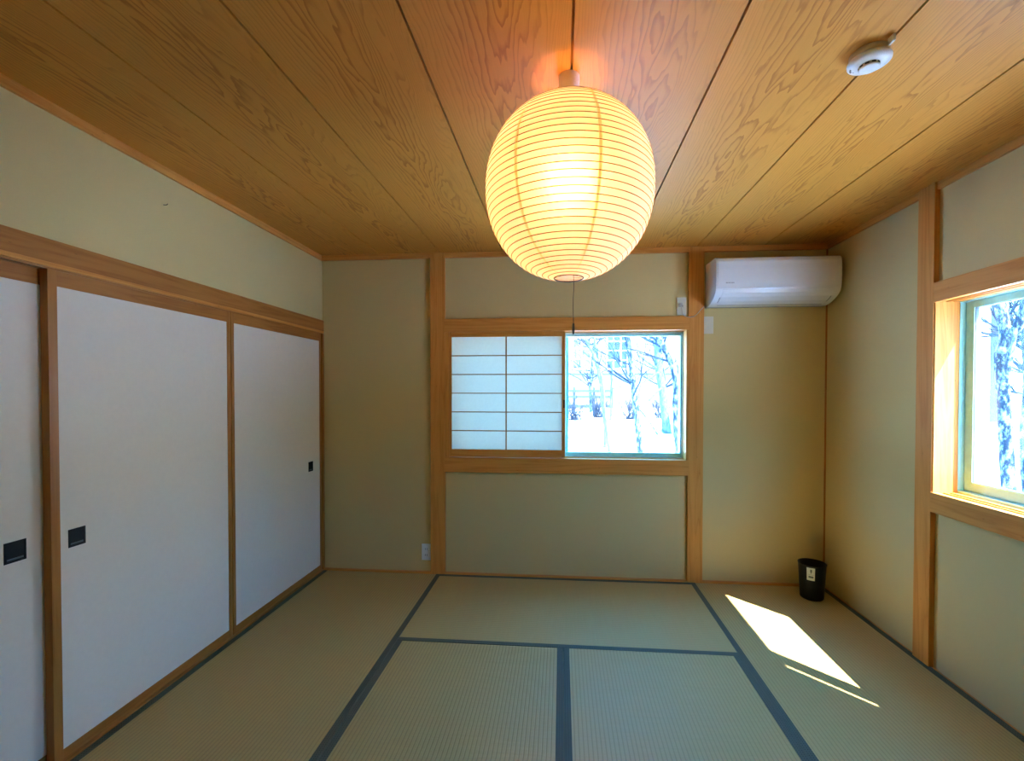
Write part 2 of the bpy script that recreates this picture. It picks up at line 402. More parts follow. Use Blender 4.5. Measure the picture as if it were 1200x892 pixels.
# ------------------------------------------------------------------ right window
bm = BM(); 
for x0, x1, z0 in ((RP, 3.535, 1.747), (3.535, 3.56, 1.755), (3.56, 3.567, 1.747), (3.567, 3.592, 1.755), (3.592, 3.622, 1.747)):
    box(bm, x0, x1, RD0, RD1+.003, z0, 1.840, 0)
w2 = struct('window_2', bm, 'wood_y')
bm = BM()
for x0, x1, z0 in ((RP-.002, 3.535, .8425), (3.535, 3.56, .8365), (3.56, 3.567, .8425), (3.567, 3.592, .8365), (3.592, 3.622, .8425)):
    box(bm, x0, x1, RD0, RD1+.003, .7486, z0, 0)
obj('window_sill', bm, 'wood_y', w2)
bm = BM(); box(bm, RP+.006, 3.622, RD0-.0002, .903, .8365, 1.755, 0); obj('window_jamb', bm, 'wood_z', w2)
bm = BM(); box(bm, RP+.006, 3.622, 2.612, 2.6195, .8365, 1.755, 0); obj('window_jamb', bm, 'wood_z', w2)
def ringd(bm, d0, d1, z0, z1, x0, x1, wl, wr, wt, wb):
    box(bm, x0, x1, d0, d0+wl, z0, z1, .001); box(bm, x0, x1, d1-wr, d1, z0, z1, .001)
    box(bm, x0, x1, d0+wl, d1-wr, z0, z0+wb, .001); box(bm, x0, x1, d0+wl, d1-wr, z1-wt, z1, .001)
bm = BM(); ringd(bm, .893, 2.622, .827, 1.757, 3.622, 3.700, .012, .012, .014, .028); obj('window_frame', bm, 'alu_sky_tint', w2)
for d0, d1, x0, x1, wl, wr in ((.908, 1.765, 3.646, 3.670, .042, .058), (1.768, 2.606, 3.673, 3.697, .056, .042)):
    bm = BM(); ringd(bm, d0, d1, .857, 1.741, x0, x1, wl, wr, .030, .046); s = obj('window_sash', bm, 'alu_sky_tint', w2)
    bm = BM(); box(bm, (x0+x1)/2-.002, (x0+x1)/2+.002, d0+.03, d1-.03, .88, 1.725); obj('glass_pane', bm, 'glass', s)
    bm = BM(); ringd(bm, d0+wl-.001, d1-wr+.001, .902, 1.712, x0+.004, x1-.004, .003, .003, .003, .003); obj('gasket', bm, 'gasket', s)
r = thing('shoji_screen', 'wooden lattice paper screen slid to the near side of the right hand window', 'shoji screen', (3.555, -2.16, .842))
shoji(1.711, 2.610, .845, 1.752, 3.540, 3.556, 3, 6, r, True, False)

# ------------------------------------------------------------------ sliding paper doors (fusuma)
def fusuma(label, d0, d1, x, pull, sl, sr):
    r = thing('fusuma_door', label, 'sliding door', (x-.012, -(d0+d1)/2, .006), 'sliding paper doors of the left wall')
    z0, z1 = .006, 1.748
    bm = BM(); box(bm, x-.020, x-.002, d0+sr-.002, d1-sl+.002, z0+.036, z1-.05); obj('paper_panel', bm, 'fusuma', r)
    for a, b in ((d0, d0+sr), (d1-sl, d1)):
        bm = BM(); box(bm, x-.030, x, a, b, z0, z1, .0012); obj('stile', bm, 'dwood_z', r)
    bm = BM(); box(bm, x-.0235, x-.0005, d0+sr, d1-sl, z1-.060, z1, .001); obj('top_rail', bm, 'dwood_y', r)
    bm = BM(); box(bm, x-.0235, x-.0005, d0+sr, d1-sl, z0, z0+.040, .001); obj('bottom_rail', bm, 'dwood_y', r)
    p0, p1, q0, q1 = pull
    bm = BM(); w = .005; X0, X1 = x-.0195, x+.0002                     # recessed square pull: rim, back plate
    box(bm, X0, X1, p0, p0+w, q0, q1); box(bm, X0, X1, p1-w, p1, q0, q1)
    box(bm, X0, X1, p0+w, p1-w, q0, q0+w); box(bm, X0, X1, p0+w, p1-w, q1-w, q1)
    box(bm, x-.0195, x-.0018, p0+w, p1-w, q0+w, q1-w); pr = obj('door_pull', bm, 'black_metal', r)
    bm = BM(); box(bm, x-.0018, x-.0006, p0+w+.003, p1-w-.003, q0+w+.0035, q0+w+.009); obj('pull_lip', bm, 'steel_dark', pr)
M['steel_dark'] = plain('dark_blued_pull_lip', (.10, .12, .13), .3, .5, .5)
FX = -.012
fusuma('white paper sliding door in the far corner, black square pull at its right edge', .0005, .9145, FX, (.115, .171, .757, .825), .022, .022)
fusuma('widest white paper sliding door, middle of the left wall, black square pull low at its left', .9155, 1.787, FX-.002, (1.672, 1.731, .757, .822), .030, .0265)
fusuma('white paper sliding door cut by the left picture edge, set back behind its neighbour', 1.70, 2.62, FX-.035, (1.835, 1.897, .757, .826), .028, .028)
fusuma('white paper sliding door nearest the camera end of the left wall', 2.625, 3.54, FX-.002, (3.40, 3.46, .757, .826), .028, .028)

# ------------------------------------------------------------------ tatami mats
def tatami(label, x0, x1, d0, d1, long, e0=True, e1=True):
    r = thing('tatami_mat', label, 'tatami mat', ((x0+x1)/2, -(d0+d1)/2, -.055), 'tatami mats of the floor')
    h = .030; g = .0006
    x0 += g; x1 -= g; d0 += g; d1 -= g
    bm = BM()
    box(bm, x0, x1, d0, d1, -.055, -.0012); obj('rush_surface', bm, 'tatami_'+long, r)
    for k in (0, 1):
        bm = BM()
        if long == 'y': box(bm, *( (x0-.0002, x0+h) if k == 0 else (x1-h, x1+.0002)), d0, d1, -.02, .0006, .0004)
        else: box(bm, x0, x1, *((d0-.0002, d0+h) if k == 0 else (d1-h, d1+.0002)), -.02, .0006, .0004)
        obj('cloth_edging', bm, 'heri_'+long, r)
tatami('tatami mat along the white sliding doors, reaching the far left corner', 0, .88, 0, 1.76, 'y')
tatami('tatami mat lying crosswise under the back window', .88, 2.64, 0, .88, 'x')
tatami('tatami mat in the near centre, left of the blue edging seam', .88, 1.76, .88, 2.64, 'y')
tatami('tatami mat in the near centre, right of the blue edging seam', 1.76, 2.64, .88, 2.64, 'y')
tatami('tatami mat along the right wall with the bright sun patch and the bin', 2.64, 3.52, 0, 1.76, 'y')
tatami('tatami mat near the camera beside the white sliding doors', 0, .88, 1.76, 3.52, 'y')
tatami('tatami mat near the camera under the right hand window', 2.64, 3.52, 1.76, 3.52, 'y')
tatami('tatami mat lying crosswise behind the camera', .88, 2.64, 2.64, 3.52, 'x')

# ------------------------------------------------------------------ paper lantern
LX, LY, LZ, LR, LV = 1.770, -1.76, 1.955, .262, .277
r = thing('paper_lantern', 'large round ribbed paper lantern glowing yellow under the wooden ceiling', 'pendant lamp', (LX, LY, H))
zt, zb = .978, -.986                                    # open top and bottom (as a fraction of the half height)
NR = 37
lv = [zb+(zt-zb)*(.5-.5*math.cos(PI*(.045+.91*k/NR)))/1.0 for k in range(NR+1)]
def sr(t): return LR*math.sqrt(max(0, 1-abs(t)**2.15))**.985
prof = []
lv = [math.sin((-PI/2)*.895 + (PI*.895/2+PI*.79/2)*k/NR) for k in range(NR+1)]
for a, b in zip(lv, lv[1:]):
    for j in range(4):
        s = j/4; t = a+(b-a)*s; bul = .0016*math.sin(PI*s)
        prof.append((sr(t)+bul, LZ+LV*t))
prof.append((sr(lv[-1]), LZ+LV*lv[-1]))
bm = BM(); lathe(bm, prof, LX, LY, 96); shade = obj('lamp_shade', bm, 'washi', r)
bm = BM()
for t in lv[1:-1]: torus(bm, LX, LY, LZ+LV*t, sr(t)+.0004, .0014, 96, 4)
obj('bamboo_rib', bm, 'bamboo', shade)
bm = BM()
for k in range(7):
    a = math.radians(-124+51.43*k)
    lathe(bm, [(q+.0008, z) for q, z in prof], LX, LY, 1, False, a-.019, a+.019)
obj('paper_seam', bm, 'seam', shade)
for t, nm in ((lv[0], 'bottom_ring'), (lv[-1], 'top_ring')):
    bm = BM(); torus(bm, LX, LY, LZ+LV*t, sr(t)+.0005, .0022, 64, 6); obj(nm, bm, 'wire', shade)
bm = BM(); lathe(bm, [(.033, H), (.033, H-.022), (.031, H-.052), (.0275, H-.066), (.0, H-.068)], LX, LY, 40); obj('ceiling_socket', bm, 'cap_white', r)
bm = BM(); tube(bm, [(LX, LY, H-.066), (LX, LY, 2.06)], .006, 10); rod = obj('stem', bm, 'cap_white', r)
bm = BM(); lathe(bm, [(.0, 2.07), (.019, 2.07), (.021, 2.02), (.0, 2.02)], LX, LY, 24); obj('bulb_holder', bm, 'cap_white', r)
bm = BM()
zt2 = LZ+LV*lv[-1]
for a in (0, PI): tube(bm, [(LX, LY, zt2+.0), (LX+math.cos(a)*sr(lv[-1]), LY+math.sin(a)*sr(lv[-1]), zt2)], .0015, 6)
obj('hanger_wire', bm, 'wire', r)
t = NT('glowing_bulb'); em = t.n('ShaderNodeEmission'); em.inputs[0].default_value = (1.0, .44, .115, 1); em.inputs[1].default_value = 70.0
M['bulb'] = t.done(em.outputs[0])
bm = BM(); lathe(bm, [(.001, 1.925), (.02, 1.930), (.040, 1.948), (.048, 1.972), (.040, 1.996), (.02, 2.02), (.001, 2.021)], LX, LY, 32); obj('light_bulb', bm, 'bulb', r)
bm = BM(); cx, cy = LX+.016, LY+.03
tube(bm, [(LX+.012, LY+.01, 2.02), (cx-.002, cy-.01, 1.80), (cx, cy, 1.70), (cx+.0015, cy, 1.66), (cx-.001, cy, 1.62), (cx, cy, 1.545)], .0011, 6); pc = obj('pull_cord', bm, 'wire', r)
bm = BM(); lathe(bm, [(.0008, 1.545), (.0035, 1.541), (.0045, 1.520), (.003, 1.508), (.0005, 1.507)], cx, cy, 12); obj('cord_tip', bm, 'wire', pc)

# ------------------------------------------------------------------ air conditioner
AX0, AX1 = 2.732, 3.497
r = thing('air_conditioner', 'white wall mounted air conditioner in the upper right corner of the back wall', 'air conditioner', (3.11, .02, 1.895))
prof = [(-.0215, 1.895), (.035, 1.893), (.075, 1.899), (.125, 1.915), (.165, 1.935), (.190, 1.957), (.202, 1.985), (.206, 2.03), (.207, 2.10), (.203, 2.152), (.194, 2.172), (.178, 2.183), (.02, 2.189), (-.0215, 2.189)]
bm = BM(); wedge(bm, prof, AX0, AX1)
es = [e for e in bm.edges if (abs(e.verts[0].co.x-e.verts[1].co.x) < 1e-6)]
bmesh.ops.bevel(bm, geom=es, offset=.004, segments=3, affect='EDGES', profile=.6)
for f in bm.faces: f.smooth = len(f.verts) == 4 and f.calc_area() < .06 and abs(f.normal.x) < .98
obj('body', bm, 'ac', r)
def strip(pts, dz): # offset a (d,z) polyline outward a little
    return pts
def along(prof_pts, off):
    o = []
    for i, (d, z) in enumerate(prof_pts):
        a = prof_pts[max(0, i-1)]; b = prof_pts[min(len(prof_pts)-1, i+1)]
        tx, tz = b[0]-a[0], b[1]-a[1]; L = math.hypot(tx, tz); o.append((d+tz/L*off, z-tx/L*off))
    return o
# front panel: thin shell with a shadow gap below it
fp = [(.2015, 1.982), (.206, 2.03), (.207, 2.10), (.203, 2.152), (.194, 2.172)]
bm = BM(); wedge(bm, along(fp, .0025)+along(fp, -.002)[::-1], AX0+.010, AX1-.010); obj('front_panel', bm, 'ac', r)
fl = [(.078, 1.900), (.125, 1.915), (.165, 1.935), (.188, 1.955), (.1985, 1.976)]
bm = BM(); wedge(bm, along(fl, .0022)+along(fl, -.002)[::-1], AX0+.045, AX1-.045); fo = obj('louver_flap', bm, 'ac', r)
bm = BM(); ln = [(.0655, 1.8975), (.0745, 1.8995)]
wedge(bm, along(ln, .0012)+along(ln, -.001)[::-1], AX0+.05, AX1-.05); obj('outlet_gap', bm, 'ac_grey', r)
for xa, s in ((AX0+.040, 1), (AX1-.040, -1)):
    bm = BM(); g = [(.105, 1.9085), (.125, 1.915), (.160, 1.932)]
    wedge(bm, along(g, .0014)+along(g, -.001)[::-1], xa-.0022, xa+.0022); obj('flap_end_gap', bm, 'ac_grey', r)
bm = BM()
for k, w in enumerate((.006, .005, .006, .0045, .0055, .005, .006)):
    x = AX0+.060+k*.0075; box(bm, x, x+w, .2025, .2078, 2.012, 2.0195)
obj('maker_mark', bm, 'mark_grey', r)
# its cord and plug
bm = BM(); pts = []
K = [(2.560, .019, 1.905), (2.566, .022, 1.880), (2.572, .016, 1.855), (2.592, .010, 1.838), (2.630, .007, 1.832), (2.664, .007, 1.845), (2.695, .007, 1.880), (2.724, .005, 1.908), (2.738, .004, 1.915)]
def smooth_pts(K, n=6):
    out = []
    for i in range(len(K)-1):
        p0, p1, p2, p3 = (Vector(K[max(0, i-1)]), Vector(K[i]), Vector(K[i+1]), Vector(K[min(len(K)-1, i+2)]))
        for j in range(n):
            t = j/n
            out.append(.5*((2*p1)+(p2-p0)*t+(2*p0-5*p1+4*p2-p3)*t*t+(3*p1-p0-3*p2+p3)*t**3))
    out.append(Vector(K[-1])); return out
pts = [(x, -d, z) for x, d, z in smooth_pts(K)]
tube(bm, pts, .0027, 8); pcd = obj('power_cord', bm, 'cord', r)
bm = BM(); box(bm, 2.550, 2.571, -.0135, .020, 1.903, 1.928, .003); obj('plug', bm, 'plug', pcd)

def plate(name, label, cat, x0, x1, z0, z1, m, kind, group=None):
    r = thing(name, label, cat, ((x0+x1)/2, PW, z0), group)
    bm = BM(); box(bm, x0, x1, -PW, -PW+.008, z0, z1, .002); obj('cover_plate', bm, m, r)
    xm, zm = (x0+x1)/2, (z0+z1)/2
    if kind == 'blank':
        bm = BM(); box(bm, x0+.008, x1-.008, -PW+.006, -PW+.0095, z0+.012, z1-.012, .001); obj('insert', bm, m, r)
        return
    for dz in ((-.022, .022) if kind == 'double' else (0,)):
        bm = BM(); box(bm, xm-.0135, xm+.0135, -PW+.006, -PW+.0095, zm+dz-.019, zm+dz+.019, .001); f = obj('socket_face', bm, m, r)
        bm = BM()
        for sx in (-.0063, .0063): box(bm, xm+sx-.0014, xm+sx+.0014, -PW+.009, -PW+.0098, zm+dz-.007, zm+dz+.008)
        obj('slot', bm, 'slot', f)
plate('wall_outlet', 'white double wall outlet low beside the left wooden post', 'wall outlet', .736, .803, .093, .211, 'outlet', 'double')
plate('wall_outlet', 'white wall outlet above the window with a beige plug in it', 'wall outlet', 2.541, 2.606, 1.850, 1.972, 'plate', 'single')
plate('wall_plate', 'pale blank wall plate below the left end of the air conditioner', 'wall plate', 2.7215, 2.788, 1.720, 1.838, 'plate', 'blank')

# ------------------------------------------------------------------ smoke detector
DX, DY = 2.647, -1.79
r = thing('smoke_detector', 'round white smoke detector on the ceiling beside a dark board joint', 'smoke detector', (DX, DY, H))
bm = BM(); lathe(bm, [(.0, H), (.050, H), (.050, H-.018), (.0, H-.018)], DX, DY, 48); obj('base', bm, 'detector_base', r)
bm = BM(); lathe(bm, [(.0, H-.018), (.053, H-.018), (.0550, H-.022), (.0545, H-.027), (.040, H-.034), (.030, H-.0355), (.0, H-.0355)], DX, DY, 48); obj('cover', bm, 'detector', r)
bm = BM(); lathe(bm, [(.0, H-.035), (.0265, H-.035), (.0255, H-.0425), (.0, H-.0425)], DX, DY, 40); v = obj('sensor_chamber', bm, 'detector_base', r)
bm = BM()
for k in range(10):
    a0 = 2*PI*k/10; lathe(bm, [(.0268, H-.0365), (.0261, H-.0412)], DX, DY, 6, False, a0, a0+.40)
obj('vent_slot', bm, 'slot', v)
bm = BM(); lathe(bm, [(.0, H-.042), (.0255, H-.042), (.026, H-.0435), (.022, H-.0455), (.0, H-.046)], DX, DY, 40); obj('centre_cap', bm, 'detector', r)
bm = BM()
for k, (a, q) in enumerate(((2.42, .0455), (2.54, .0455), (2.66, .045), (2.30, .040))):
    x, y = DX+math.cos(a)*q, DY+math.sin(a)*q; box(bm, x-.0020, x+.0020, -y-.0012, -y+.0012, H-.0345, H-.0295)
obj('printed_mark', bm, 'ac_grey', r)
bm = BM(); box(bm, 2.660, 2.668, 1.846, 1.868, H-.020, H-.0005, .002); obj('mounting_clip', bm, 'steel', r)

# ------------------------------------------------------------------ bin
BX, BY = 3.353, -.170
r = thing('waste_bin', 'small black round bin with a white sticker in the far right corner', 'waste bin', (BX, BY, .0006))
bm = BM(); z0, zh = .0006, .226
lathe(bm, [(.0, z0), (.060, z0), (.065, z0+.004), (.067, z0+.012), (.0785, zh-.004), (.0795, zh), (.0775, zh), (.0765, zh-.004), (.064, z0+.014), (.0, z0+.012)], BX, BY, 56); obj('body', bm, 'black_plastic', r)
bm = BM(); torus(bm, BX, BY, zh-.002, .0792, .0019, 56, 6); obj('rim', bm, 'black_plastic', r)
def on_bin(bm, a0, a1, za, zb, off):
    f = lambda z: .067+(.0785-.067)*(z-z0-.012)/(zh-.004-z0-.012)+off
    lathe(bm, [(f(za), za), (f((za+zb)/2), (za+zb)/2), (f(zb), zb)], BX, BY, 6, False, a0, a1)
bm = BM(); ac = math.radians(-122); on_bin(bm, ac-.30, ac+.28, .134, .214, .0007); stk = obj('sticker', bm, 'label', r)
bm = BM(); on_bin(bm, ac-.17, ac+.18, .150, .162, .0011); on_bin(bm, ac-.05, ac+.08, .186, .204, .0011); on_bin(bm, ac-.02, ac+.04, .178, .186, .0011); on_bin(bm, ac-.2, ac+.2, .170, .1715, .0011)
obj('printed_mark', bm, 'label_ink', stk)

# ------------------------------------------------------------------ wall hook
r = thing('wall_hook', 'tiny wire hook in the plaster high above the white sliding doors', 'hook', (-.012, -1.325, 2.146))
bm = BM(); tube(bm, [(-.0125, -1.325, 2.147), (-.004, -1.325, 2.146), (.006, -1.326, 2.1455), (.012, -1.328, 2.149)], .0016, 8); obj('hook_wire', bm, 'wire', r)
bm = BM(); box(bm, -.0125, -.0112, 1.318, 1.332, 2.138, 2.155, .0005); obj('hook_plate', bm, 'plaster', r)

# ------------------------------------------------------------------ outdoors
def ground_z(x, y):
    def ss(a, b, v):
        t = min(1, max(0, (v-a)/(b-a))); return t*t*(3-2*t)
    s = ss(8, 12, x)*ss(14, 6, y)
    up = .72*ss(11.2, 15.2, y + .05*(x-4))
    r2 = 1.15*ss(9.2, 11.6, x)*ss(2.0, 6.0, y)*ss(16, 12, y)
    return -.6 + max(up*(1-s), r2) + .05*math.sin(x*.7+y*.3)*math.sin(y*.5)
bm = BM()
xs = [-30+i*1.0 for i in range(76)]; ys = [-12+i*.75 for i in range(90)]
G = [[bm.verts.new((x, y, ground_z(x, y))) for y in ys] for x in xs]
for i in range(len(xs)-1):
    for j in range(len(ys)-1): bm.faces.new((G[i][j], G[i+1][j], G[i+1][j+1], G[i][j+1])).smooth = True
bmesh.ops.recalc_face_normals(bm, faces=bm.faces)
struct('snow_ground', bm, 'snow')

def branchy(bm, p, dr, L, r, rng, depth, seg=5):
    """a branch that wanders and forks, appended to bm"""
    n = 5; pts = [p]; d = dr.normalized()
    for i in range(n):
        d = (d+Vector((rng.uniform(-1, 1), rng.uniform(-1, 1), rng.uniform(-.5, .9)))*.22).normalized()
        pts.append(pts[-1]+d*L/n)
    tube(bm, pts, [r*(1-.75*i/n) for i in range(n+1)], seg, False)
    if depth > 0:
        for k in range(rng.choice((2, 3, 3))):
            i = rng.randint(1, n); q = pts[i]
            dd = (d+Vector((rng.uniform(-1, 1), rng.uniform(-.7, .7), rng.uniform(-.35, .8)))*.9).normalized()
            branchy(bm, q, dd, L*rng.uniform(.45, .7), r*.5, rng, depth-1, 4)
def tree(name, label, trunk, r0, r1, extra, mtl, nb, seed, topL=2.2, depth=2, limbs=(), group='bare trees outside the windows', z_from=.4):
    rng = random.Random(seed)
    b = trunk[0]; gz = ground_z(b[0], b[1])
    base = Vector((b[0], b[1], gz-.03))
    pts = [base]+[Vector(p) for p in trunk]
    t = pts[-1]; dr = (pts[-1]-pts[-2]).normalized()
    pts += [t+dr*extra*.4+Vector((.05, .05, 0)), t+dr*extra]
    sp = smooth_pts(pts, 4); n = len(sp)
    rt = thing(name, label, 'tree', tuple(base), group)
    bm = BM(); tube(bm, sp, [r0*1.25 if i == 0 else r0+(r1-r0)*i/(n-1) for i in range(n)], 10); tr = obj('trunk', bm, mtl, rt)
    if limbs:
        for pl, ra, rb in limbs:
            bm = BM(); q = smooth_pts([Vector(v) for v in pl], 4); tube(bm, q, [ra+(rb-ra)*i/(len(q)-1) for i in range(len(q))], 8); obj('limb', bm, mtl, tr)
    bm = BM()
    for k in range(int(nb*1.5)):
        i = rng.randint(int(n*z_from), n-1); a = rng.uniform(0, 2*PI)
        branchy(bm, sp[i], Vector((math.cos(a), math.sin(a)*.4, rng.uniform(.1, .9))), topL*rng.uniform(.5, 1), max(.016, r1*.5), rng, depth)
    obj('branches', bm, 'twig', rt)

tree('bare_tree', 'bare speckled tree, thickest trunk in the middle of the back window', [(3.84, 9.0, -.45), (3.82, 9.0, -.3), (3.77, 9.0, .29), (3.70, 9.0, .85), (3.61, 9.0, 1.75), (3.47, 9.0, 2.85)], .095, .06, 2.4, 'bark', 9, 3, 1.6, 2,
     [([(3.70, 9.0, .95), (3.99, 9.02, .62), (4.21, 9.03, .29), (4.54, 9.05, -.27)], .03, .012), ([(3.63, 9.0, 1.6), (3.45, 8.95, 1.85), (3.2, 8.9, 2.3)], .022, .01)], z_from=.55)
tree('bare_tree', 'pale far tree with a dark base in the right half of the back window', [(5.52, 13.5, -.30), (5.44, 13.5, .68), (5.32, 13.5, 1.6), (5.19, 13.5, 2.36), (5.16, 13.5, 3.43)], .17, .10, 3.0, 'bark_pale', 9, 5, 2.2, 2,
     [([(5.22, 13.45, 2.10), (4.8, 13.4, 2.39), (4.44, 13.4, 2.67)], .06, .03), ([(5.20, 13.4, 2.03), (4.78, 13.35, 1.72), (4.54, 13.3, 1.51), (4.49, 13.3, .80)], .045, .02), ([(5.3, 13.4, 1.45), (5.12, 13.3, 1.30), (4.83, 13.2, 1.0)], .05, .03)], z_from=.5)
tree('bare_tree', 'bare tree at the right edge of the back window, trunk bending left at the top', [(4.06, 6.00, -0.05), (4.05, 6.00, 0.13), (4.00, 6.00, 0.97), (4.01, 6.00, 1.39), (3.96, 6.00, 1.72), (3.81, 6.00, 2.09), (3.62, 6.00, 2.45)], .075, .05, 2.0, 'bark', 7, 8, 1.5, 2,
     [([(4.03, 6.00, 0.89), (4.14, 6.00, 1.07), (4.34, 6.04, 1.47)], .03, .015), ([(3.93, 6.00, 1.80), (4.11, 6.00, 1.67), (4.30, 6.00, 1.63)], .035, .02)], z_from=.6)
tree('bare_tree', 'thin bare tree left of the thickest trunk in the back window', [(3.28, 11.00, -0.68), (3.23, 11.00, -0.52), (3.07, 11.00, 0.77), (3.03, 11.00, 1.42), (2.76, 11.00, 2.95)], .05, .032, 2.2, 'bark_pale', 8, 12, .85, 2, z_from=.62)
tree('bare_tree', 'slim pale tree near the left side of the back window', [(3.2, 12.0, -.1), (3.18, 12.0, .17), (3.10, 12.0, 1.01), (2.93, 12.0, 2.14), (2.48, 12.0, 3.26)], .06, .04, 2.4, 'bark_pale', 9, 13, .9, 2, z_from=.62)
tree('bare_tree', 'straight slim tree just left of the middle of the back window', [(3.70, 15.45, -0.36), (3.71, 15.45, -0.14), (3.77, 15.45, 1.95), (3.87, 15.45, 3.54)], .05, .035, 2.4, 'bark_pale', 7, 17, 1.8, 2)
tree('bare_tree', 'far tree with dense twigs in front of the house across', [(7.0, 21.0, .2), (7.05, 21.0, 1.5), (6.9, 21.0, 3.2)], .13, .09, 3.2, 'bark', 24, 19, 2.3, 3)
tree('bare_tree', 'far bare tree behind the leftmost thin trunk of the back window', [(3.5, 24.0, .2), (3.45, 24.0, 1.6), (3.6, 24.0, 3.4)], .11, .07, 3.4, 'bark', 24, 23, 2.5, 3)
tree('forked_tree', 'forked tree with dark speckled bark in the right hand window', [(8.0, 3.66, -.40), (8.0, 3.74, .59), (8.0, 3.77, 1.07), (8.0, 3.82, 1.56), (8.0, 3.84, 1.85), (8.0, 3.77, 2.11), (8.0, 3.88, 2.66)], .088, .06, 2.0, 'bark', 9, 29, 1.8, 3,
     [([(8.0, 3.79, 2.08), (8.0, 3.63, 2.16), (8.0, 3.55, 2.39), (8.0, 3.45, 2.7), (8.0, 3.3, 3.3)], .07, .03), ([(8.0, 3.80, 1.25), (7.95, 3.70, 1.50), (7.9, 3.60, 1.75), (7.9, 3.52, 2.2)], .05, .025)], z_from=.5)
tree('bare_tree', 'tree with speckled bark at the right picture edge in the right hand window', [(9.56, 5.01, -0.83), (9.56, 5.03, -0.58), (9.56, 5.13, 0.44), (9.56, 5.08, 1.46), (9.56, 5.13, 2.18)], .10, .07, 2.4, 'bark', 10, 31, 1.1, 3, z_from=.6)
tree('bare_tree', 'far thin tree between the neighbouring house and the forked trunk', [(11.51, 6.97, -0.23), (11.51, 6.97, 1.21), (11.42, 6.88, 2.83)], .10, .07, 2.6, 'bark', 20, 41, 1.3, 3)

# low dry shrubs on the bank
rng = random.Random(77)
def shrub(label, x, y, n, hgt, sp):
    gz = ground_z(x, y); r = thing('dry_shrub', label, 'shrub', (x, y, gz-.02), 'winter shrubs outside the back window')
    for k in range(2):
        bm = BM()
        for i in range(n//2):
            a = rng.uniform(0, 2*PI); t = rng.uniform(.25, 1.0)*sp
            p = Vector((x+rng.uniform(-.25, .25), y+rng.uniform(-.15, .15), gz-.02))
            branchy(bm, p, Vector((math.cos(a)*t, math.sin(a)*t*.5, .8)), hgt*rng.uniform(.6, 1), .019, rng, 2, 4)
        obj('stems' if k == 0 else 'twigs', bm, 'shrub', r)
for lab, x, y, n, h, s in (('dry twiggy shrub in front of the low wooden fence', 2.35, 15.9, 34, .95, .8), ('dry shrub on the snow bank behind the thin tree', 3.45, 17.4, 34, 1.0, .8),
                           ('dry shrub just left of the thickest tree trunk', 4.6, 16.0, 34, .9, .8), ('dry shrub just right of the thickest tree trunk', 6.1, 17.4, 30, .9, .8)):
    shrub(lab, x, y, n, h, s)
# low wooden fence
r = thing('wooden_fence', 'low dark wooden rail fence behind the shrubs at the left of the back window', 'fence', (2.9, 19.0, ground_z(2.9, 19)-.02))
gz = ground_z(2.9, 19)
for z in (.55, 1.0, 1.28):
    bm = BM(); box(bm, 1.2, 4.2, -19.03, -18.97, z, z+.13); obj('rail', bm, 'rail', r)
for x in (1.4, 2.3, 3.25, 4.1):
    bm = BM(); box(bm, x, x+.12, -19.12, -19.03, gz-.02, 1.55); obj('fence_post', bm, 'rail', r)
# the house across
r = thing('house', 'pinkish white house with paned windows beyond the trees in the back window', 'house', (7.0, 33, .1))
bm = BM(); box(bm, -6, 18, -38, -30, .0, 8.5); obj('wall', bm, 'siding', r)
bm = BM(); box(bm, -6.6, 18.6, -30.0, -29.8, 2.50, 2.60); box(bm, -6.6, 18.6, -30.0, -29.85, 2.60, 2.64); obj('deck_ledge', bm, 'house_trim', r)
bm = BM(); wedge(bm, [(-29.2, 8.4), (-34, 11.2), (-38.8, 8.4)], -6.8, 18.8); obj('roof', bm, 'snow', r)
def hwin(x0, x1, z0, z1, cols, rows, y, root, pane='house_glass'):
    bm = BM(); w = .09
    box(bm, x0, x0+w, -y-.02, -y+.06, z0, z1); box(bm, x1-w, x1, -y-.02, -y+.06, z0, z1); box(bm, x0, x1, -y-.02, -y+.06, z0, z0+w); box(bm, x0, x1, -y-.02, -y+.06, z1-w, z1)
    for k in range(1, cols): a = x0+(x1-x0)*k/cols; box(bm, a-.04, a+.04, -y-.02, -y+.05, z0, z1)
    for k in range(1, rows): a = z0+(z1-z0)*k/rows; box(bm, x0, x1, -y-.02, -y+.05, a-.04, a+.04)
    f = obj('window_frame', bm, 'house_frame', root)
    bm = BM(); box(bm, x0+w, x1-w, -y-.01, -y+.025, z0+w, z1-w); obj('window_pane', bm, pane, f)
for x0, x1, z0, z1, c, q in ((4.95, 6.5, 2.90, 5.6, 3, 4), (2.5, 3.9, 2.90, 5.2, 2, 3), (10.0, 11.2, 2.9, 5.2, 2, 3)): hwin(x0, x1, z0, z1, c, q, 30, r, 'house_glass' if x0 > 4 else 'house_blind')
# neighbouring house seen in the right hand window
r = thing('house', 'white neighbouring house with a narrow paned window at the left of the right hand window', 'house', (11.2, 11.2, -.6))
def quadprism(bm, a, b, z0, z1, th):
    a, b = Vector((*a, 0)), Vector((*b, 0)); n = Vector((-(b-a).y, (b-a).x, 0)).normalized()*th
    P = [a, b, b+n, a+n]
    lo = [bm.verts.new((p.x, p.y, z0)) for p in P]; hi = [bm.verts.new((p.x, p.y, z1)) for p in P]
    fs = [bm.faces.new(lo), bm.faces.new(hi)]+[bm.faces.new((lo[i], lo[(i+1) % 4], hi[(i+1) % 4], hi[i])) for i in range(4)]
    bmesh.ops.recalc_face_normals(bm, faces=fs)
PA, PB = (8.5, 10.55), (12.0, 8.62)                        # street-side wall, its right corner at PB
bm = BM(); quadprism(bm, PA, PB, -.62, 5.5, 4.0); obj('wall', bm, 'house_frame', r)
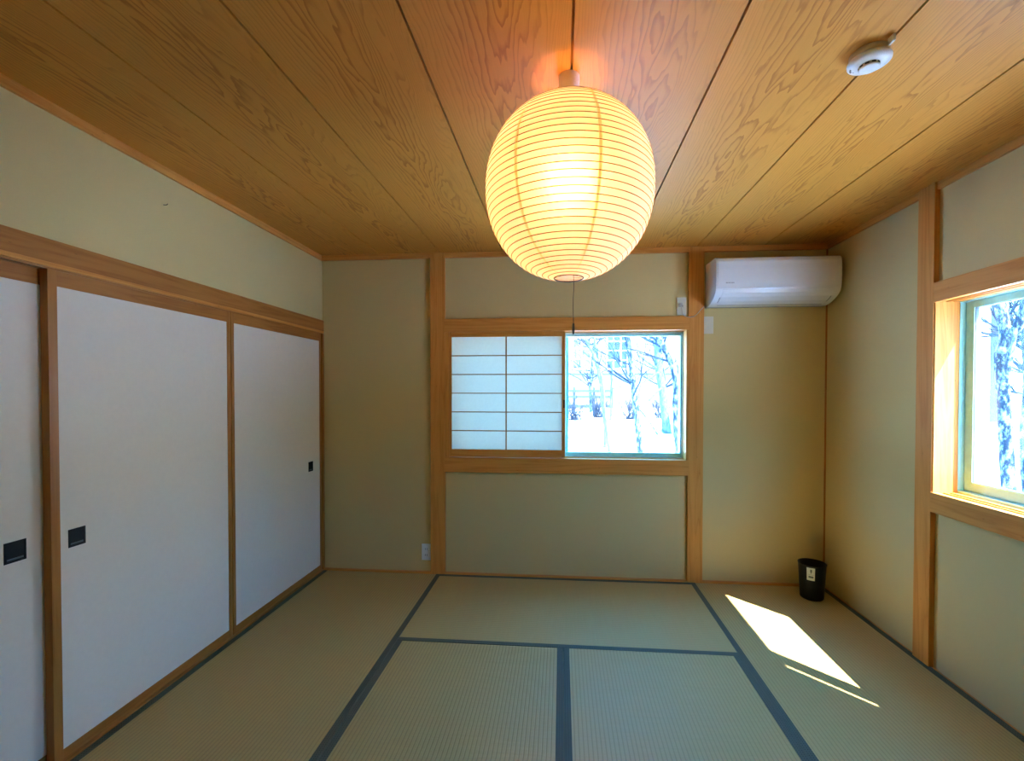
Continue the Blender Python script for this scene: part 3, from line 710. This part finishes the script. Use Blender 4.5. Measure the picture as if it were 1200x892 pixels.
def along_w(t): return (PA[0]+(PB[0]-PA[0])*t, PA[1]+(PB[1]-PA[1])*t)
nv = Vector((-(PB[1]-PA[1]), PB[0]-PA[0])).normalized()
bm = BM()
c0 = (PB[0]+.01, PB[1]-.006); c1 = (PB[0]+.14, PB[1]-.077)
quadprism(bm, c0, c1, -.62, 5.4, .12); obj('corner_cladding', bm, 'house_trim', r)
bm = BM(); q0 = Vector(along_w(.925))-nv*.03; q1 = Vector(along_w(.975))-nv*.03; quadprism(bm, q0[:], q1[:], .55, 1.62, .06); f = obj('window_frame', bm, 'house_frame', r)
for k in range(5):
    bm = BM(); q0 = Vector(along_w(.930))-nv*.05; q1 = Vector(along_w(.952))-nv*.05; quadprism(bm, q0[:], q1[:], .62+.19*k, .77+.19*k, .05); obj('window_pane', bm, 'house_glass', f)
bm = BM(); quadprism(bm, (PA[0]-.5, PA[1]-.4), (PB[0]+.25, PB[1]-.75), 5.4, 5.75, 5.0); obj('roof', bm, 'snow', r)
# downpipe on the wall corner just outside the right hand window
M['dark_pipe'] = plain('dark_blue_rain_pipe', (.008, .014, .026), .5, .2)
r = thing('rain_pipe', 'slim dark rain pipe on a white wall edge outside the right hand window', 'rain pipe', (6.02, 1.86, -.62))
bm = BM(); tube(bm, [(6.02, 1.86, -.62), (6.02, 1.86, 1.0)], .022, 12); obj('lower_pipe', bm, 'dark_pipe', r)
bm = BM(); tube(bm, [(6.02, 1.86, 1.0), (6.02, 1.86, 3.4)], .018, 12); obj('upper_pipe', bm, 'house_frame', r)
bm = BM(); box(bm, 3.9, 6.0, -2.15, -1.90, -.62, 3.4); struct('exterior_wing_wall', bm, 'house_frame')

# ------------------------------------------------------------------ light
w = bpy.data.worlds.new('World'); sc.world = w; w.use_nodes = True
nt = w.node_tree; nt.nodes.clear()
out = nt.nodes.new('ShaderNodeOutputWorld'); bg = nt.nodes.new('ShaderNodeBackground')
tc = nt.nodes.new('ShaderNodeTexCoord'); sp_ = nt.nodes.new('ShaderNodeSeparateXYZ'); rp = nt.nodes.new('ShaderNodeValToRGB')
nt.links.new(tc.outputs['Generated'], sp_.inputs[0]); nt.links.new(sp_.outputs[2], rp.inputs[0])
while len(rp.color_ramp.elements) < 4: rp.color_ramp.elements.new(.5)
for e_, (p_, c_) in zip(rp.color_ramp.elements, ((0.0, (.17, .26, .32)), (.10, (.14, .26, .35)), (.24, (.075, .42, 1.0)), (1.0, (.045, .32, .95)))):
    e_.position = p_; e_.color = (*c_, 1)
nt.links.new(rp.outputs[0], bg.inputs[0]); bg.inputs[1].default_value = 16.0; nt.links.new(bg.outputs[0], out.inputs[0])
sun = bpy.data.lights.new('sun', 'SUN'); sun.energy = 38.0; sun.angle = math.radians(.5); sun.color = (.95, .93, 1.0)
so = bpy.data.objects.new('sun', sun); C.objects.link(so); so.location = (8, -8, 12)
so.rotation_euler = Vector((-1, 1.05, -1.98)).to_track_quat('-Z', 'Y').to_euler()

# ------------------------------------------------------------------ camera
cam = bpy.data.cameras.new('camera'); co = bpy.data.objects.new('camera', cam); C.objects.link(co); sc.camera = co
cam.sensor_width = 36; cam.sensor_fit = 'HORIZONTAL'; cam.lens = 36*535.35/1200
cam.shift_x = (600-614.26)/1200; cam.shift_y = (466.96-446)/1200; cam.clip_start = .02; cam.clip_end = 300
yw, pt, rl = .0813, -.0151, .0010
Ry = Matrix(((math.cos(yw), math.sin(yw), 0), (-math.sin(yw), math.cos(yw), 0), (0, 0, 1)))
Rp = Matrix(((1, 0, 0), (0, math.cos(pt), math.sin(pt)), (0, -math.sin(pt), math.cos(pt))))
Rr = Matrix(((math.cos(rl), 0, math.sin(rl)), (0, 1, 0), (-math.sin(rl), 0, math.cos(rl))))
Rw = Rr @ Rp @ Ry                                   # rows: right, forward, up
rt, fw, up = Rw[0], Rw[1], Rw[2]
mt = Matrix(((rt[0], up[0], -fw[0]), (rt[1], up[1], -fw[1]), (rt[2], up[2], -fw[2])))
co.matrix_world = Matrix.Translation((1.7477, -3.2248, 1.3214)) @ mt.to_4x4()

sc.view_settings.view_transform = 'Standard'; sc.view_settings.look = 'None'
sc.view_settings.gamma = 1.0; sc.view_settings.use_curve_mapping = False
sc.view_settings.exposure = .71
cy = sc.cycles
cy.max_bounces = 12; cy.diffuse_bounces = 7; cy.glossy_bounces = 4; cy.transmission_bounces = 8; cy.transparent_max_bounces = 12
cy.sample_clamp_indirect = 12; cy.use_denoising = True; cy.caustics_reflective = False; cy.caustics_refractive = False
